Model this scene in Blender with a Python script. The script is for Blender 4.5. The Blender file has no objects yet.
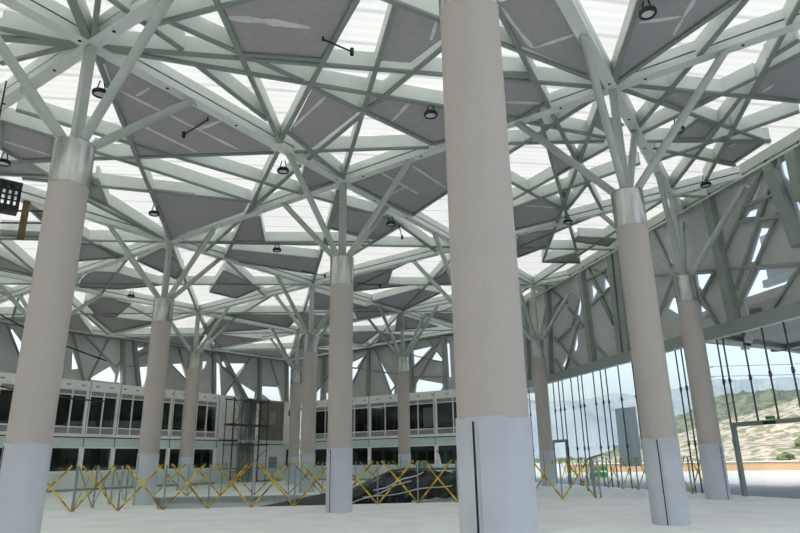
import bpy, bmesh, math, random
from mathutils import Vector, Matrix, noise
from mathutils.geometry import tessellate_polygon
random.seed(7)
C = bpy.context.scene.collection
PI = math.pi

# ------------------------------------------------------------------ plan of the hall (metres)
X0, Y0 = -2.017, 20.661                    # column grid origin
AX, AY = 5.123, 8.343                      # grid step A
BX, BY = 8.137, -5.244                     # grid step B
LA, LB = math.hypot(AX, AY), math.hypot(BX, BY)
AU = Vector((AX / LA, AY / LA, 0)); BU = Vector((BX / LB, BY / LB, 0))
CAMH = 1.475
ZCAP = 8.26
def roof_z(u, v): return 11.12 + .2988 * u + .3096 * v
def roof(u, v, dz=0.0): return Vector((X0 + u * AX + v * BX, Y0 + u * AY + v * BY, roof_z(u, v) + dz))
def plan(u, v, z=0.0): return Vector((X0 + u * AX + v * BX, Y0 + u * AY + v * BY, z))
# glazed wall on the right: s runs along it, n points into the hall
RD = Vector((.2329, -.9725, 0)); RP0 = Vector((12.5, 26.9, 0)); RN = Vector((-.9725, -.2329, 0))
def wr(s, z, off=0.0): return RP0 + RD * s + RN * off + Vector((0, 0, z))
def side_r(p): return (p - RP0).dot(RN)          # > 0 inside the hall
VF, UF = -2.72, 2.80                       # two storey fronts
VT, UT = -3.05, 3.05                       # truss walls above and behind them
def wl(u, z, off=0.0, v=VT): return plan(u, v, z) + BU * off
def wb(v, z, off=0.0, u=UT): return plan(u, v, z) - AU * off

# ------------------------------------------------------------------ materials
def mat(name, col, rough=.7, metal=0.0, noise_amt=0.0, scale=3.0, bump=0.0, spec=.3, detail=4):
    m = bpy.data.materials.new(name); m.use_nodes = True
    nt = m.node_tree; b = nt.nodes['Principled BSDF']
    b.inputs['Base Color'].default_value = (*col, 1); b.inputs['Roughness'].default_value = rough
    b.inputs['Metallic'].default_value = metal; b.inputs['Specular IOR Level'].default_value = spec
    if noise_amt or bump:
        tc = nt.nodes.new('ShaderNodeTexCoord'); n = nt.nodes.new('ShaderNodeTexNoise')
        n.inputs['Scale'].default_value = scale; n.inputs['Detail'].default_value = detail
        nt.links.new(tc.outputs['Object'], n.inputs['Vector'])
        if noise_amt:
            r = nt.nodes.new('ShaderNodeValToRGB')
            r.color_ramp.elements[0].position = .3; r.color_ramp.elements[1].position = .7
            r.color_ramp.elements[0].color = (*[c * (1 - noise_amt) for c in col], 1)
            r.color_ramp.elements[1].color = (*[min(1, c * (1 + noise_amt)) for c in col], 1)
            nt.links.new(n.outputs['Fac'], r.inputs['Fac']); nt.links.new(r.outputs['Color'], b.inputs['Base Color'])
        if bump:
            bp = nt.nodes.new('ShaderNodeBump'); bp.inputs['Strength'].default_value = bump; bp.inputs['Distance'].default_value = .02
            nt.links.new(n.outputs['Fac'], bp.inputs['Height']); nt.links.new(bp.outputs['Normal'], b.inputs['Normal'])
    return m
def glass_mat(name, tint, gloss=.08, rough=.02):
    m = bpy.data.materials.new(name); m.use_nodes = True
    nt = m.node_tree; nt.nodes.clear()
    o = nt.nodes.new('ShaderNodeOutputMaterial'); mx = nt.nodes.new('ShaderNodeMixShader')
    t = nt.nodes.new('ShaderNodeBsdfTransparent'); g = nt.nodes.new('ShaderNodeBsdfGlossy')
    t.inputs['Color'].default_value = (*tint, 1); g.inputs['Roughness'].default_value = rough
    g.inputs['Color'].default_value = (.9, .95, .95, 1); mx.inputs['Fac'].default_value = gloss
    nt.links.new(t.outputs[0], mx.inputs[1]); nt.links.new(g.outputs[0], mx.inputs[2]); nt.links.new(mx.outputs[0], o.inputs[0])
    return m
def sheet_mat():
    m = bpy.data.materials.new('translucent_sheet'); m.use_nodes = True
    nt = m.node_tree; nt.nodes.clear()
    o = nt.nodes.new('ShaderNodeOutputMaterial'); mx = nt.nodes.new('ShaderNodeMixShader')
    t = nt.nodes.new('ShaderNodeBsdfTranslucent'); d = nt.nodes.new('ShaderNodeBsdfDiffuse')
    tc = nt.nodes.new('ShaderNodeTexCoord'); mp = nt.nodes.new('ShaderNodeMapping')
    mp.inputs['Rotation'].default_value = (0, 0, -math.atan2(AY + BY, AX + BX))
    w = nt.nodes.new('ShaderNodeTexWave'); w.bands_direction = 'Y'; w.inputs['Scale'].default_value = .26
    w.inputs['Distortion'].default_value = .15
    w2 = nt.nodes.new('ShaderNodeTexWave'); w2.bands_direction = 'Y'; w2.inputs['Scale'].default_value = 1.04
    r = nt.nodes.new('ShaderNodeValToRGB'); r.color_ramp.elements[0].position = .0; r.color_ramp.elements[0].color = (.74, .75, .74, 1)
    r.color_ramp.elements[1].position = .045; r.color_ramp.elements[1].color = (.88, .88, .86, 1)
    r2 = nt.nodes.new('ShaderNodeValToRGB'); r2.color_ramp.elements[0].color = (.93, .945, .95, 1); r2.color_ramp.elements[1].color = (1, 1, 1, 1)
    mul = nt.nodes.new('ShaderNodeMix'); mul.data_type = 'RGBA'; mul.blend_type = 'MULTIPLY'; mul.inputs[0].default_value = 1
    L = nt.links.new
    L(tc.outputs['Object'], mp.inputs['Vector']); L(mp.outputs[0], w.inputs['Vector']); L(mp.outputs[0], w2.inputs['Vector'])
    L(w.outputs['Fac'], r.inputs['Fac']); L(w2.outputs['Fac'], r2.inputs['Fac'])
    L(r.outputs[0], mul.inputs[6]); L(r2.outputs[0], mul.inputs[7])
    L(mul.outputs[2], t.inputs['Color']); L(mul.outputs[2], d.inputs['Color'])
    mx.inputs['Fac'].default_value = .48
    L(t.outputs[0], mx.inputs[1]); L(d.outputs[0], mx.inputs[2]); L(mx.outputs[0], o.inputs[0])
    return m
def veil_mat():
    m = bpy.data.materials.new('grey_translucent_film'); m.use_nodes = True
    nt = m.node_tree; nt.nodes.clear(); o = nt.nodes.new('ShaderNodeOutputMaterial'); mx = nt.nodes.new('ShaderNodeMixShader')
    t = nt.nodes.new('ShaderNodeBsdfTranslucent'); d = nt.nodes.new('ShaderNodeBsdfDiffuse')
    t.inputs['Color'].default_value = (.74, .77, .80, 1); d.inputs['Color'].default_value = (.72, .75, .78, 1); mx.inputs['Fac'].default_value = .5
    nt.links.new(t.outputs[0], mx.inputs[1]); nt.links.new(d.outputs[0], mx.inputs[2]); nt.links.new(mx.outputs[0], o.inputs[0])
    return m
def cap_mat():
    m = mat('galvanised_steel', (.56, .57, .53), .27, 1.0, .30, 1.0, 0, .5, 3)
    nt = m.node_tree; mp = nt.nodes.new('ShaderNodeMapping'); mp.inputs['Scale'].default_value = (5, 5, 1.3)
    for l in list(nt.links):
        if l.to_node.type == 'TEX_NOISE': nt.links.new(l.from_socket, mp.inputs['Vector']); nt.links.new(mp.outputs[0], l.to_socket)
    return m
def tape_mat():
    m = mat('hazard_tape', (.62, .40, .03), .6)
    nt = m.node_tree; b = nt.nodes['Principled BSDF']
    tc = nt.nodes.new('ShaderNodeTexCoord'); n = nt.nodes.new('ShaderNodeTexNoise'); n.inputs['Scale'].default_value = 4.5
    r = nt.nodes.new('ShaderNodeValToRGB'); r.color_ramp.elements[0].position = .42; r.color_ramp.elements[0].color = (.30, .17, .02, 1)
    r.color_ramp.elements[1].position = .56; r.color_ramp.elements[1].color = (.72, .50, .04, 1)
    nt.links.new(tc.outputs['Object'], n.inputs['Vector']); nt.links.new(n.outputs['Fac'], r.inputs['Fac']); nt.links.new(r.outputs[0], b.inputs['Base Color'])
    return m
def floor_mat():
    m = mat('dusty_concrete', (.87, .875, .855), .75, 0, .07, .9, .15, .25, 8)
    return m
def hill_mat(name, a, b_, scale, lo=.42, hi=.58):
    m = mat(name, a, .95, 0, .1, scale)
    for n in m.node_tree.nodes:
        if n.type == 'VALTORGB':
            n.color_ramp.elements[0].position = lo; n.color_ramp.elements[1].position = hi
            n.color_ramp.elements[0].color = (*a, 1); n.color_ramp.elements[1].color = (*b_, 1)
        if n.type == 'TEX_NOISE': n.inputs['Detail'].default_value = 8
    return m
M = {
 'steel': mat('pale_green_steel', (.66, .71, .67), .5, 0, .05, 2, 0, .4),
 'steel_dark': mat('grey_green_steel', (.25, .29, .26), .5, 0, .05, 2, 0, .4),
 'slot': mat('dark_gap', (.02, .022, .022), .8),
 'column': mat('beige_grey_render', (.47, .437, .40), .85, 0, .04, 30, .1, .2),
 'foot': mat('blue_grey_coat', (.53, .565, .605), .6, 0, .05, 1.6, 0, .3),
 'cap': cap_mat(), 'sheet': sheet_mat(),
 'panel': mat('grey_board', (.375, .368, .372), .8, 0, .05, 6, .05, .2),
 'tape_joint': mat('joint_filler', (.66, .66, .63), .8, 0, .12, 5),
 'steel_tube': mat('grey_green_tube', (.43, .48, .44), .45, 0, .04, 2, 0, .4), 'wallpanel': mat('truss_wall_board', (.56, .57, .56), .75, 0, .06, 1.2, 0, .2),
 'floor': floor_mat(), 'white': mat('white_cladding', (.92, .92, .88), .55, 0, .04, 1.5),
 'greenband': mat('pale_green_glass_band', (.64, .78, .72), .35, 0, .05, .8, 0, .5),
 'spandrel': mat('grey_spandrel', (.30, .31, .325), .5, 0, .05, 2),
 'palewall': mat('pale_blue_wall', (.75, .80, .78), .6, 0, .05, .8),
 'winglass': glass_mat('tinted_window_glass', (.60, .67, .65), .05),
 'glass': glass_mat('clear_green_glass', (.955, .982, .974), .012),
 'wallglass': glass_mat('clear_wall_glass', (.95, .975, .97), .03),
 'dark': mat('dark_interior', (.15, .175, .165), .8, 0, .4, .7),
 'black': mat('black_metal', (.025, .025, .027), .5), 'lens': mat('lamp_lens', (.62, .64, .64), .4),
 'post': mat('brushed_post', (.30, .34, .34), .4, .4, .1, 3), 'tape': tape_mat(),
 'tarp': mat('black_plastic_sheet', (.010, .011, .012), .24, 0, 0, 3.2, .4, .45),
 'rail': mat('dark_grey_rail', (.10, .105, .11), .5), 'kerb': mat('pale_concrete', (.66, .70, .72), .8, 0, .05, 1),
 'board': mat('grey_brown_board', (.22, .205, .18), .8, 0, .12, 2), 'pipe': mat('scaffold_tube', (.06, .065, .06), .6),
 'plank': mat('timber_plank', (.12, .085, .05), .8, 0, .25, 4), 'box': mat('grey_cabinet', (.36, .38, .36), .5),
 'film': mat('grey_film', (.48, .52, .55), .6, 0, .06, 1), 'veil': veil_mat(), 'truss': mat('truss_steel', (.30, .345, .31), .5, 0, .05, 2, 0, .4), 'rod': mat('dark_rod', (.085, .085, .09), .5),
 'sand': hill_mat('sandy_slope', (.30, .265, .215), (.12, .13, .085), .45, .45, .55),
 'forest': hill_mat('wooded_ridge', (.05, .07, .05), (.11, .125, .09), .22),
 'farhill': hill_mat('far_hills', (.165, .205, .23), (.18, .215, .235), .01),  # distance haze painted into the blue-grey base colours
 'bush': mat('bush_leaves', (.08, .11, .05), .9, 0, .4, 1.5), 'road': mat('pale_road', (.36, .36, .35), .85, 0, .08, .05),
 'brick': mat('orange_low_wall', (.50, .33, .19), .85, 0, .1, .4), 'green': mat('green_plastic', (.05, .30, .07), .5),
 'teal': mat('teal_plastic', (.05, .28, .27), .5), 'yellow': mat('yellow_plastic', (.70, .45, .03), .5), 'paper': mat('white_board', (.8, .8, .8), .6),
 'red': mat('red_cloth', (.55, .04, .03), .8), 'skin': mat('skin', (.40, .24, .16), .6), 'hair': mat('dark_hair', (.02, .016, .014), .6),
 'jean': mat('dark_cloth', (.04, .045, .06), .8), 'orange': mat('red_tip', (.45, .10, .04), .6),
}

# ------------------------------------------------------------------ mesh helpers
class MB:
    def __init__(s): s.v = []; s.f = []; s.m = []; s.sm = []; s.mats = []
    def mi(s, m):
        if m not in s.mats: s.mats.append(m)
        return s.mats.index(m)
    def add(s, vs, fs, m, smooth=False):
        k = len(s.v); s.v += [tuple(v) for v in vs]
        i = s.mi(m)
        for f in fs: s.f.append([k + a for a in f]); s.m.append(i); s.sm.append(smooth)
    def hexa(s, b, t, m):           # bottom quad, top quad
        s.add(list(b) + list(t), [(3, 2, 1, 0), (4, 5, 6, 7), (0, 1, 5, 4), (1, 2, 6, 5), (2, 3, 7, 6), (3, 0, 4, 7)], m)
    def bar(s, p, q, w, z0, z1, m):      # upright section swept along p-q
        d = Vector((q.x - p.x, q.y - p.y, 0)); d.normalize(); n = Vector((-d.y, d.x, 0)) * (w / 2)
        a, b = Vector((0, 0, z0)), Vector((0, 0, z1))
        s.hexa([p - n + a, q - n + a, q + n + a, p + n + a], [p - n + b, q - n + b, q + n + b, p + n + b], m)
    def beam(s, p, q, w, h, nrm, m):     # section w (in plane) by h (along nrm), swept along p-q
        d = (q - p).normalized(); nrm = nrm.normalized(); t = d.cross(nrm).normalized() * (w / 2); n = nrm * (h / 2)
        s.hexa([p - t - n, q - t - n, q + t - n, p + t - n], [p - t + n, q - t + n, q + t + n, p + t + n], m)
    def box(s, c, ax, ay, sz, m):        # centre bottom c, axes, size (x,y,z)
        X, Y = ax * (sz[0] / 2), ay * (sz[1] / 2); Z = Vector((0, 0, sz[2]))
        b = [c - X - Y, c + X - Y, c + X + Y, c - X + Y]
        s.hexa(b, [p + Z for p in b], m)
    def tube(s, p, q, r, m, n=10, r2=None, cap=True):
        r2 = r if r2 is None else r2
        d = (q - p).normalized(); a = d.orthogonal().normalized(); b = d.cross(a)
        vs = [p + (a * math.cos(2 * PI * i / n) + b * math.sin(2 * PI * i / n)) * r for i in range(n)]
        vs += [q + (a * math.cos(2 * PI * i / n) + b * math.sin(2 * PI * i / n)) * r2 for i in range(n)]
        s.add(vs, [(i, (i + 1) % n, n + (i + 1) % n, n + i) for i in range(n)], m, True)
        if cap: s.add(vs[:n], [tuple(range(n))[::-1]], m); s.add(vs[n:], [tuple(range(n))], m)
    def path(s, pts, r, m, n=6):
        for a, b in zip(pts, pts[1:]): s.tube(a, b, r, m, n)
    def lathe(s, c, prof, m, n=40, z_axis=None):    # prof: (radius, height)
        k = len(s.v); i0 = s.mi(m)
        for r, h in prof:
            for i in range(n): s.v.append((c.x + r * math.cos(2 * PI * i / n), c.y + r * math.sin(2 * PI * i / n), c.z + h))
        for j in range(len(prof) - 1):
            for i in range(n):
                s.f.append([k + j * n + i, k + j * n + (i + 1) % n, k + (j + 1) * n + (i + 1) % n, k + (j + 1) * n + i]); s.m.append(i0); s.sm.append(True)
    def poly(s, loops, thick, m):     # loops: outer + holes of 3D points; thick: vector
        pts = [p for l in loops for p in l]
        tris = tessellate_polygon([[Vector(p) for p in l] for l in loops])
        n = len(pts)
        s.add(pts + [p + thick for p in pts], [t for t in tris] + [(t[2] + n, t[1] + n, t[0] + n) for t in tris], m)
        k = 0; base = len(s.v) - 2 * n; i0 = s.mi(m)
        for l in loops:
            for i in range(len(l)):
                a, b = base + k + i, base + k + (i + 1) % len(l)
                s.f.append([a, b, b + n, a + n]); s.m.append(i0); s.sm.append(False)
            k += len(l)
    def build(s, name, parent=None, origin=None):
        me = bpy.data.meshes.new(name)
        o = Vector((0, 0, 0)) if origin is None else origin
        if parent is not None and origin is None: o = Vector(parent.get('org', (0, 0, 0)))
        me.from_pydata([(v[0] - o.x, v[1] - o.y, v[2] - o.z) for v in s.v], [], s.f)
        for m in s.mats: me.materials.append(m)
        me.polygons.foreach_set('material_index', s.m); me.polygons.foreach_set('use_smooth', s.sm)
        bm = bmesh.new(); bm.from_mesh(me); bmesh.ops.recalc_face_normals(bm, faces=bm.faces); bm.to_mesh(me); bm.free()
        ob = bpy.data.objects.new(name, me); C.objects.link(ob)
        if parent is not None: ob.parent = parent; ob['org'] = tuple(o)
        else: ob.location = o; ob['org'] = tuple(o)
        return ob
def tag(o, label=None, cat=None, group=None, kind=None):
    if label: o['label'] = label
    if cat: o['category'] = cat
    if group: o['group'] = group
    if kind: o['kind'] = kind
    return o
def empty(name, loc, label=None, cat=None, group=None, kind=None):
    o = bpy.data.objects.new(name, None); C.objects.link(o); o.location = loc; o['org'] = tuple(loc); o.empty_display_size = .2
    return tag(o, label, cat, group, kind)
V = Vector
# ---- roof lattice in grid units, wall lattice in metres along and up the wall
PAN = [[(-0.528,0.3),(-0.352,0.328),(-0.266,0.074),(-0.382,0.077)],[(-0.521,0.52),(-0.675,0.676),(-0.559,0.729),(-0.514,0.754),(-0.463,0.582)],[(-0.357,0.35),(-0.37,0.446),(-0.22,0.553),(-0.017,0.709),(-0.039,0.412)],[(-0.315,0.718),(-0.22,0.827),(-0.05,0.816),(-0.013,0.715),(-0.125,0.628)],[(0.196,1.388),(0.156,1.473),(0.119,1.536),(0.538,1.556),(0.319,1.346)],[(0.455,1.098),(0.37,1.183),(0.456,1.231),(0.537,1.191)],[(0.17,1.108),(0.14,1.159),(0.246,1.252),(0.272,1.157)],[(0.62,1.26),(0.702,1.363),(0.825,1.253),(0.744,1.205)],[(-0.944,-0.038),(-0.354,-0.024),(-0.343,-0.043),(-0.589,-0.404)],[(-0.394,-0.592),(-0.094,-0.397),(-0.028,-0.494),(-0.019,-0.974)],[(0.04,-0.57),(0.043,-0.479),(0.279,-0.683),(0.194,-0.778)],[(0.26,-0.875),(0.648,-0.662),(0.844,-0.847),(0.349,-1.008)],[(0.182,-0.167),(0.319,-0.09),(0.519,-0.075),(0.614,-0.267),(0.34,-0.336)],[(0.028,0.012),(0.455,0.033),(0.344,0.26),(0.134,0.466),(0.008,0.471),(0.001,0.417)],[(0.295,0.713),(0.444,0.759),(0.486,0.676)],[(0.186,0.887),(0.125,0.93),(0.256,0.977),(0.306,0.922)],[(0.674,0.409),(0.665,0.548),(0.831,0.575),(0.943,0.525),(0.939,0.305)],[(1.02,0.293),(1.073,0.457),(1.291,0.35),(1.359,0.156)],[(1.307,0.483),(1.262,0.522),(1.429,0.665),(1.518,0.602)],[(1.55,0.23),(1.514,0.425),(1.725,0.39)],[(0.467,-1.16),(0.84,-1.267),(0.903,-1.535),(0.699,-1.536)],[(1.591,-0.972),(1.543,-0.592),(1.735,-0.538),(1.974,-0.967)],[(1.008,-0.704),(1.065,-0.476),(1.305,-0.669),(1.416,-0.588),(1.289,-0.914)],[(1.683,-1.199),(1.689,-1.032),(2.006,-1.022),(1.966,-1.372)],[(-0.244,-1.305),(-0.172,-1.266),(-0.01,-1.326),(-0.117,-1.533)],[(0.07,-1.332),(0.038,-1.098),(0.15,-1.176),(0.309,-1.301),(0.393,-1.455),(0.227,-1.387)],[(0.073,-1.813),(0.027,-1.648),(0.113,-1.584),(0.408,-1.612),(0.309,-1.832),(0.14,-1.943)],[(0.338,-2.222),(0.357,-2.069),(0.549,-2.088),(0.688,-2.452),(0.575,-2.475)],[(-0.596,-1.062),(-0.53,-1.078),(-0.49,-1.161)],[(-0.539,-1.39),(-0.425,-1.297),(-0.394,-1.355),(-0.511,-1.449)],[(-0.958,-0.516),(-0.809,-0.49),(-0.742,-0.627),(-0.799,-0.708),(-0.88,-0.679)],[(-0.83,-0.77),(-0.787,-0.705),(-0.682,-0.754),(-0.792,-0.863)],[(-0.592,-0.67),(-0.577,-0.652),(-0.416,-0.836),(-0.503,-0.82)],[(-0.19,-0.018),(-0.024,-0.01),(-0.024,-0.193)],[(-0.905,0.345),(-0.85,0.54),(-0.74,0.61),(-0.616,0.408),(-0.76,0.259)],[(-0.53,0.86),(-0.5,0.985),(-0.06,0.985),(-0.113,0.959),(-0.358,0.846)],[(-0.02,1.01),(-0.35,1.15),(-0.45,1.42),(-0.21,1.35)]]
# rib end points in roof grid units
SEG = [((-0.932,0.359),(-0.367,0.024)),((-0.367,0.024),(-0.745,0.613)),((-0.998,-0.006),(-0.002,0.999)),((-0.98,0.006),(-0.007,0.712)),((-0.534,0.862),(-0.05,0.816)),((-0.732,0.651),(-0.013,1.001)),((-0.023,0.018),(-0.679,0.676)),((-0.22,0.017),(-0.54,0.87)),((-0.54,0.307),(-0.039,0.412)),((-0.29,0.016),(-0.029,0.391)),((-0.413,0.089),(-0.039,0.025)),((-0.941,0.215),(-0.577,0.306)),((-0.961,0.165),(-0.878,0.437)),((-1.068,0.174),(-0.857,0.156)),((-0.801,0.136),(-0.491,0.087)),((-0.024,1.004),(-0.349,1.152)),((-0.02,1.009),(-0.208,1.354)),((-0.191,1.366),(0.309,1.001)),((-0.108,1.478),(0.932,1.145)),((0.209,1.365),(0.347,1.006)),((0.131,1.396),(0.081,1.472)),((-0.009,1.023),(0.452,1.473)),((0.013,1.018),(0.717,1.381)),((0.527,1.473),(0.603,1.019)),((0.298,1.32),(0.914,1.018)),((0.409,1.007),(0.699,1.382)),((0.491,1.028),(0.851,1.258)),((-1.117,0.108),(-1.016,0.007)),((-1.08,0.157),(-1.007,0.02)),((-1.153,-0.109),(-1.009,-0.021)),((-1.135,-0.145),(-1.018,-0.032)),((-1.089,-0.243),(-1.026,-0.043)),((-0.976,-0.021),(-0.019,-0.974)),((-0.791,-0.71),(-0.329,-0.038)),((-0.96,-0.424),(-0.024,-0.193)),((-0.695,-0.481),(-0.092,-0.394)),((-0.326,-0.023),(0.321,-0.991)),((-0.203,-0.035),(0.188,-0.976)),((-0.732,-0.839),(-0.092,-0.394)),((0.004,-0.989),(0.615,-0.309)),((0.043,-0.479),(0.279,-0.683)),((0.26,-0.875),(0.608,-0.682)),((0.049,-0.062),(0.976,-0.974)),((-0.024,-0.193),(0.314,-0.097)),((0.34,-0.336),(0.574,-0.292)),((0.338,0.268),(0.462,0.023)),((0.525,-0.068),(0.715,-0.493)),((0.378,-0.057),(0.958,-0.134)),((0.506,-0.072),(0.972,-0.142)),((-0.044,0.814),(0.966,0.715)),((-0.023,0.778),(1.503,0.439)),((0.02,0.942),(0.186,0.59)),((-0.01,0.7),(0.309,0.915)),((0.119,0.622),(0.318,0.892)),((0.426,0.506),(0.84,0.568)),((0.369,0.9),(0.59,0.443)),((0.086,0.937),(1.531,0.237)),((0.674,0.409),(0.584,0.958)),((0.652,0.733),(0.858,0.589))]
LAMP = [(-0.327,1.159),(-0.255,0.526),(-0.894,-0.122),(-0.257,-0.063),(0.414,-0.056),(0.895,1.145),(0.927,0.569),(-0.297,-0.706),(0.33,1.126),(0.339,-0.655),(0.374,-1.82),(-0.854,-0.702)]
BRK = [((-0.692,0.471),(-0.622,0.507)),((-0.613,-0.033),(-0.611,-0.142)),((0.727,-0.833),(0.852,-0.782)),((1.128,-0.757),(1.238,-0.675)),((0.506,-0.072),(0.613,-0.124))]
RP = [((2.647,11.426),(2.846,6.738)),((5.884,12.039),(6.444,8.468)),((6.996,11.878),(6.945,9.961)),((-4.953,11.663),(-5.068,6.322)),((-4.322,11.46),(-4.462,6.63)),((-8.155,11.714),(-7.909,6.437)),((-12.556,11.793),(-13.184,6.335)),((-15.969,11.898),(-16.514,6.215))]
RT = [((-12.358,8.8),(-9.37,6.366)),((-12.219,8.455),(-10.174,8.899)),((-10.172,10.16),(-8.56,8.627)),((-8.795,10.313),(-9.907,8.995)),((-9.166,9.079),(-11.43,6.414)),((-12.422,7.418),(-11.681,6.447)),((-7.511,7.316),(-6.457,6.488)),((-6.477,9.731),(-5.61,8.153)),((-7.667,9.68),(-5.617,10.18)),((-7.354,11.716),(-5.672,8.544)),((-7.796,11.218),(-5.698,11.217)),((-6.887,11.575),(-5.641,10.775)),((-11.688,11.53),(-10.294,10.501)),((-12.087,10.55),(-11.004,10.868)),((-1.381,12.142),(-0.387,9.806)),((-1.618,9.687),(2.098,8.865)),((2.098,8.865),(6.364,7.814)),((2.19,8.75),(0.591,7.51)),((0.608,8.993),(1.907,6.574)),((5.603,11.887),(2.934,9.421)),((5.743,11.079),(3.148,7.762)),((5.841,9.955),(3.23,7.212)),((4.286,10.795),(5.76,10.666)),((3.876,10.321),(5.972,9.746)),((6.264,7.754),(4.76,6.626)),((-0.463,9.16),(-2.407,7.238))]
RH = [((-9.609,8.663),(-9.662,7.81),(-9.976,7.45),(-10.236,7.613)),((-10.808,7.613),(-11.336,6.884),(-11.623,6.743),(-11.842,6.958)),((-9.778,6.656),(-9.37,6.366),(-9.721,6.357)),((-5.643,8.182),(-5.524,7.841),(-5.79,7.948)),((-7.107,6.753),(-6.878,6.392),(-7.169,6.463)),((-8.802,10.861),(-9.427,9.558),(-9.084,9.48),(-8.477,10.714)),((-7.506,10.987),(-6.976,10.374),(-7.557,9.944)),((-6.105,10.995),(-5.642,10.298),(-6.276,10.188)),((-1.195,11.559),(-0.319,9.785),(-0.618,10.071)),((-0.817,8.404),(0.021,8.214),(-0.036,7.386),(-0.427,7.474),(-1.233,8.033)),((-1.713,6.909),(-1.22,6.49),(-1.652,6.523)),((0.894,7.703),(1.291,7.26),(0.837,7.19)),((1.402,7.208),(1.786,6.557),(0.931,6.52),(0.718,6.954)),((0.972,9.0),(1.872,8.779),(1.267,8.106),(0.955,8.51)),((4.775,9.729),(5.312,9.528),(4.241,8.579),(3.96,8.587)),((4.3,8.2),(6.057,7.781),(4.857,6.734),(4.256,6.612),(3.392,6.576),(3.394,7.012),(3.349,7.263)),((5.485,11.61),(4.802,10.873),(4.586,10.839)),((5.375,11.163),(5.586,11.027),(5.426,10.771),(5.208,10.783)),((4.417,10.572),(4.866,10.514),(4.7,10.25),(4.154,10.425)),((6.24,11.943),(6.64,11.882),(6.521,10.686),(6.254,11.247)),((6.446,10.563),(6.627,10.405),(6.701,9.494),(6.58,9.353))]
LH = [((0.324,9.993),(0.348,10.001),(0.47,8.717),(0.453,8.178),(0.428,8.211)),((0.471,8.264),(0.466,7.423),(0.447,7.786)),((0.774,9.189),(0.835,8.02),(0.787,7.899)),((1.081,8.434),(1.128,7.906),(1.128,7.33),(0.923,7.35)),((1.172,8.682),(1.193,7.317),(1.148,7.348)),((1.254,10.056),(1.358,10.198),(1.271,9.7)),((1.311,8.617),(1.432,8.828),(1.374,7.106)),((1.614,9.19),(1.728,9.403),(1.8,8.024)),((1.951,9.829),(1.993,9.88),(1.958,9.084)),((2.102,10.009),(2.136,10.049),(2.186,7.109),(2.125,7.064)),((2.169,10.089),(2.198,10.123),(2.22,9.582),(2.179,9.753)),((2.251,10.01),(2.454,10.246),(2.348,9.148)),((2.301,8.272),(2.372,6.986),(2.214,7.045)),((2.395,8.488),(2.599,7.771),(2.577,6.419),(2.546,6.401)),((2.684,8.386),(2.913,8.488),(2.993,6.666),(2.939,6.448),(2.691,7.479))]
LP = [((1.256,10.211),(1.342,6.858)),((1.156,10.071),(1.199,6.888)),((2.63,10.451),(2.657,6.824)),((2.059,10.472),(2.096,6.628)),((2.203,10.13),(2.555,6.23)),((3.013,10.603),(3.037,6.504)),((1.809,10.321),(1.827,6.766)),((1.536,10.126),(1.556,6.876))]
LT = [((0.904,9.932),(1.113,8.469)),((1.019,10.025),(0.91,6.925)),((0.776,9.817),(0.896,6.912)),((1.201,8.569),(1.302,8.681)),((1.443,10.159),(1.269,9.244)),((1.177,9.132),(1.122,8.406)),((1.433,8.752),(1.377,6.886)),((1.614,9.19),(1.815,7.878)),((1.705,10.146),(1.815,7.878)),((2.032,10.353),(2.307,8.931)),((2.489,10.56),(2.198,6.949)),((2.804,10.462),(3.023,6.496)),((2.69,7.57),(2.939,6.448)),((2.647,8.081),(2.56,6.233)),((0.47,8.717),(0.443,7.272)),((0.327,9.805),(0.474,7.304))]
BH = [((-2.107,10.724),(-2.191,9.799),(-2.268,9.911),(-2.268,10.233)),((-2.268,9.774),(-2.164,9.594),(-2.266,8.05)),((-1.927,10.372),(-1.852,9.108),(-1.757,7.775),(-1.77,6.843),(-1.801,7.205)),((-1.552,10.712),(-1.358,10.859),(-1.545,9.408)),((-1.31,10.383),(-1.239,9.471),(-1.362,9.754)),((-1.523,8.197),(-1.244,7.571),(-1.295,6.871),(-1.542,6.867)),((-1.204,10.953),(-1.18,10.927),(-1.175,8.092),(-1.194,8.107)),((-2.686,8.114),(-2.631,8.401),(-2.627,7.016),(-2.688,6.868)),((-2.562,7.708),(-2.514,7.676),(-2.512,6.765),(-2.56,6.793))]
BP = [((-2.038,11.021),(-2.051,6.671)),((-1.561,11.246),(-1.573,6.72)),((-1.228,11.064),(-1.229,6.665)),((-2.594,10.622),(-2.596,6.815))]
BT = [((-2.061,11.044),(-2.3,7.356)),((-1.949,10.842),(-1.77,6.674)),((-1.267,11.191),(-1.546,9.152)),((-1.288,10.914),(-1.572,7.222)),((-1.347,10.977),(-1.226,9.459)),((-2.268,9.866),(-1.734,8.793)),((-1.553,10.279),(-1.236,9.343)),((-1.615,8.439),(-1.213,8.122)),((-1.806,7.208),(-1.736,7.846)),((-2.47,9.855),(-2.721,7.441))]
PANKEYS=['P', 'P2', 'P3', 'P4', 'P7', 'P8', 'P9', 'P10', 'P11', 'P12', 'P13', 'P14', 'P15', 'P16', 'P17', 'P18', 'P19', 'P20', 'P21', 'P22', 'Pa', 'Pd', 'Pe', 'Pf', 'Ph', 'Pi', 'Pj', 'Pl', 'Pn', 'Pm', 'Pp', 'Pq', 'Pr', 'Pu', 'P1', 'P5', 'P6']
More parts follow.
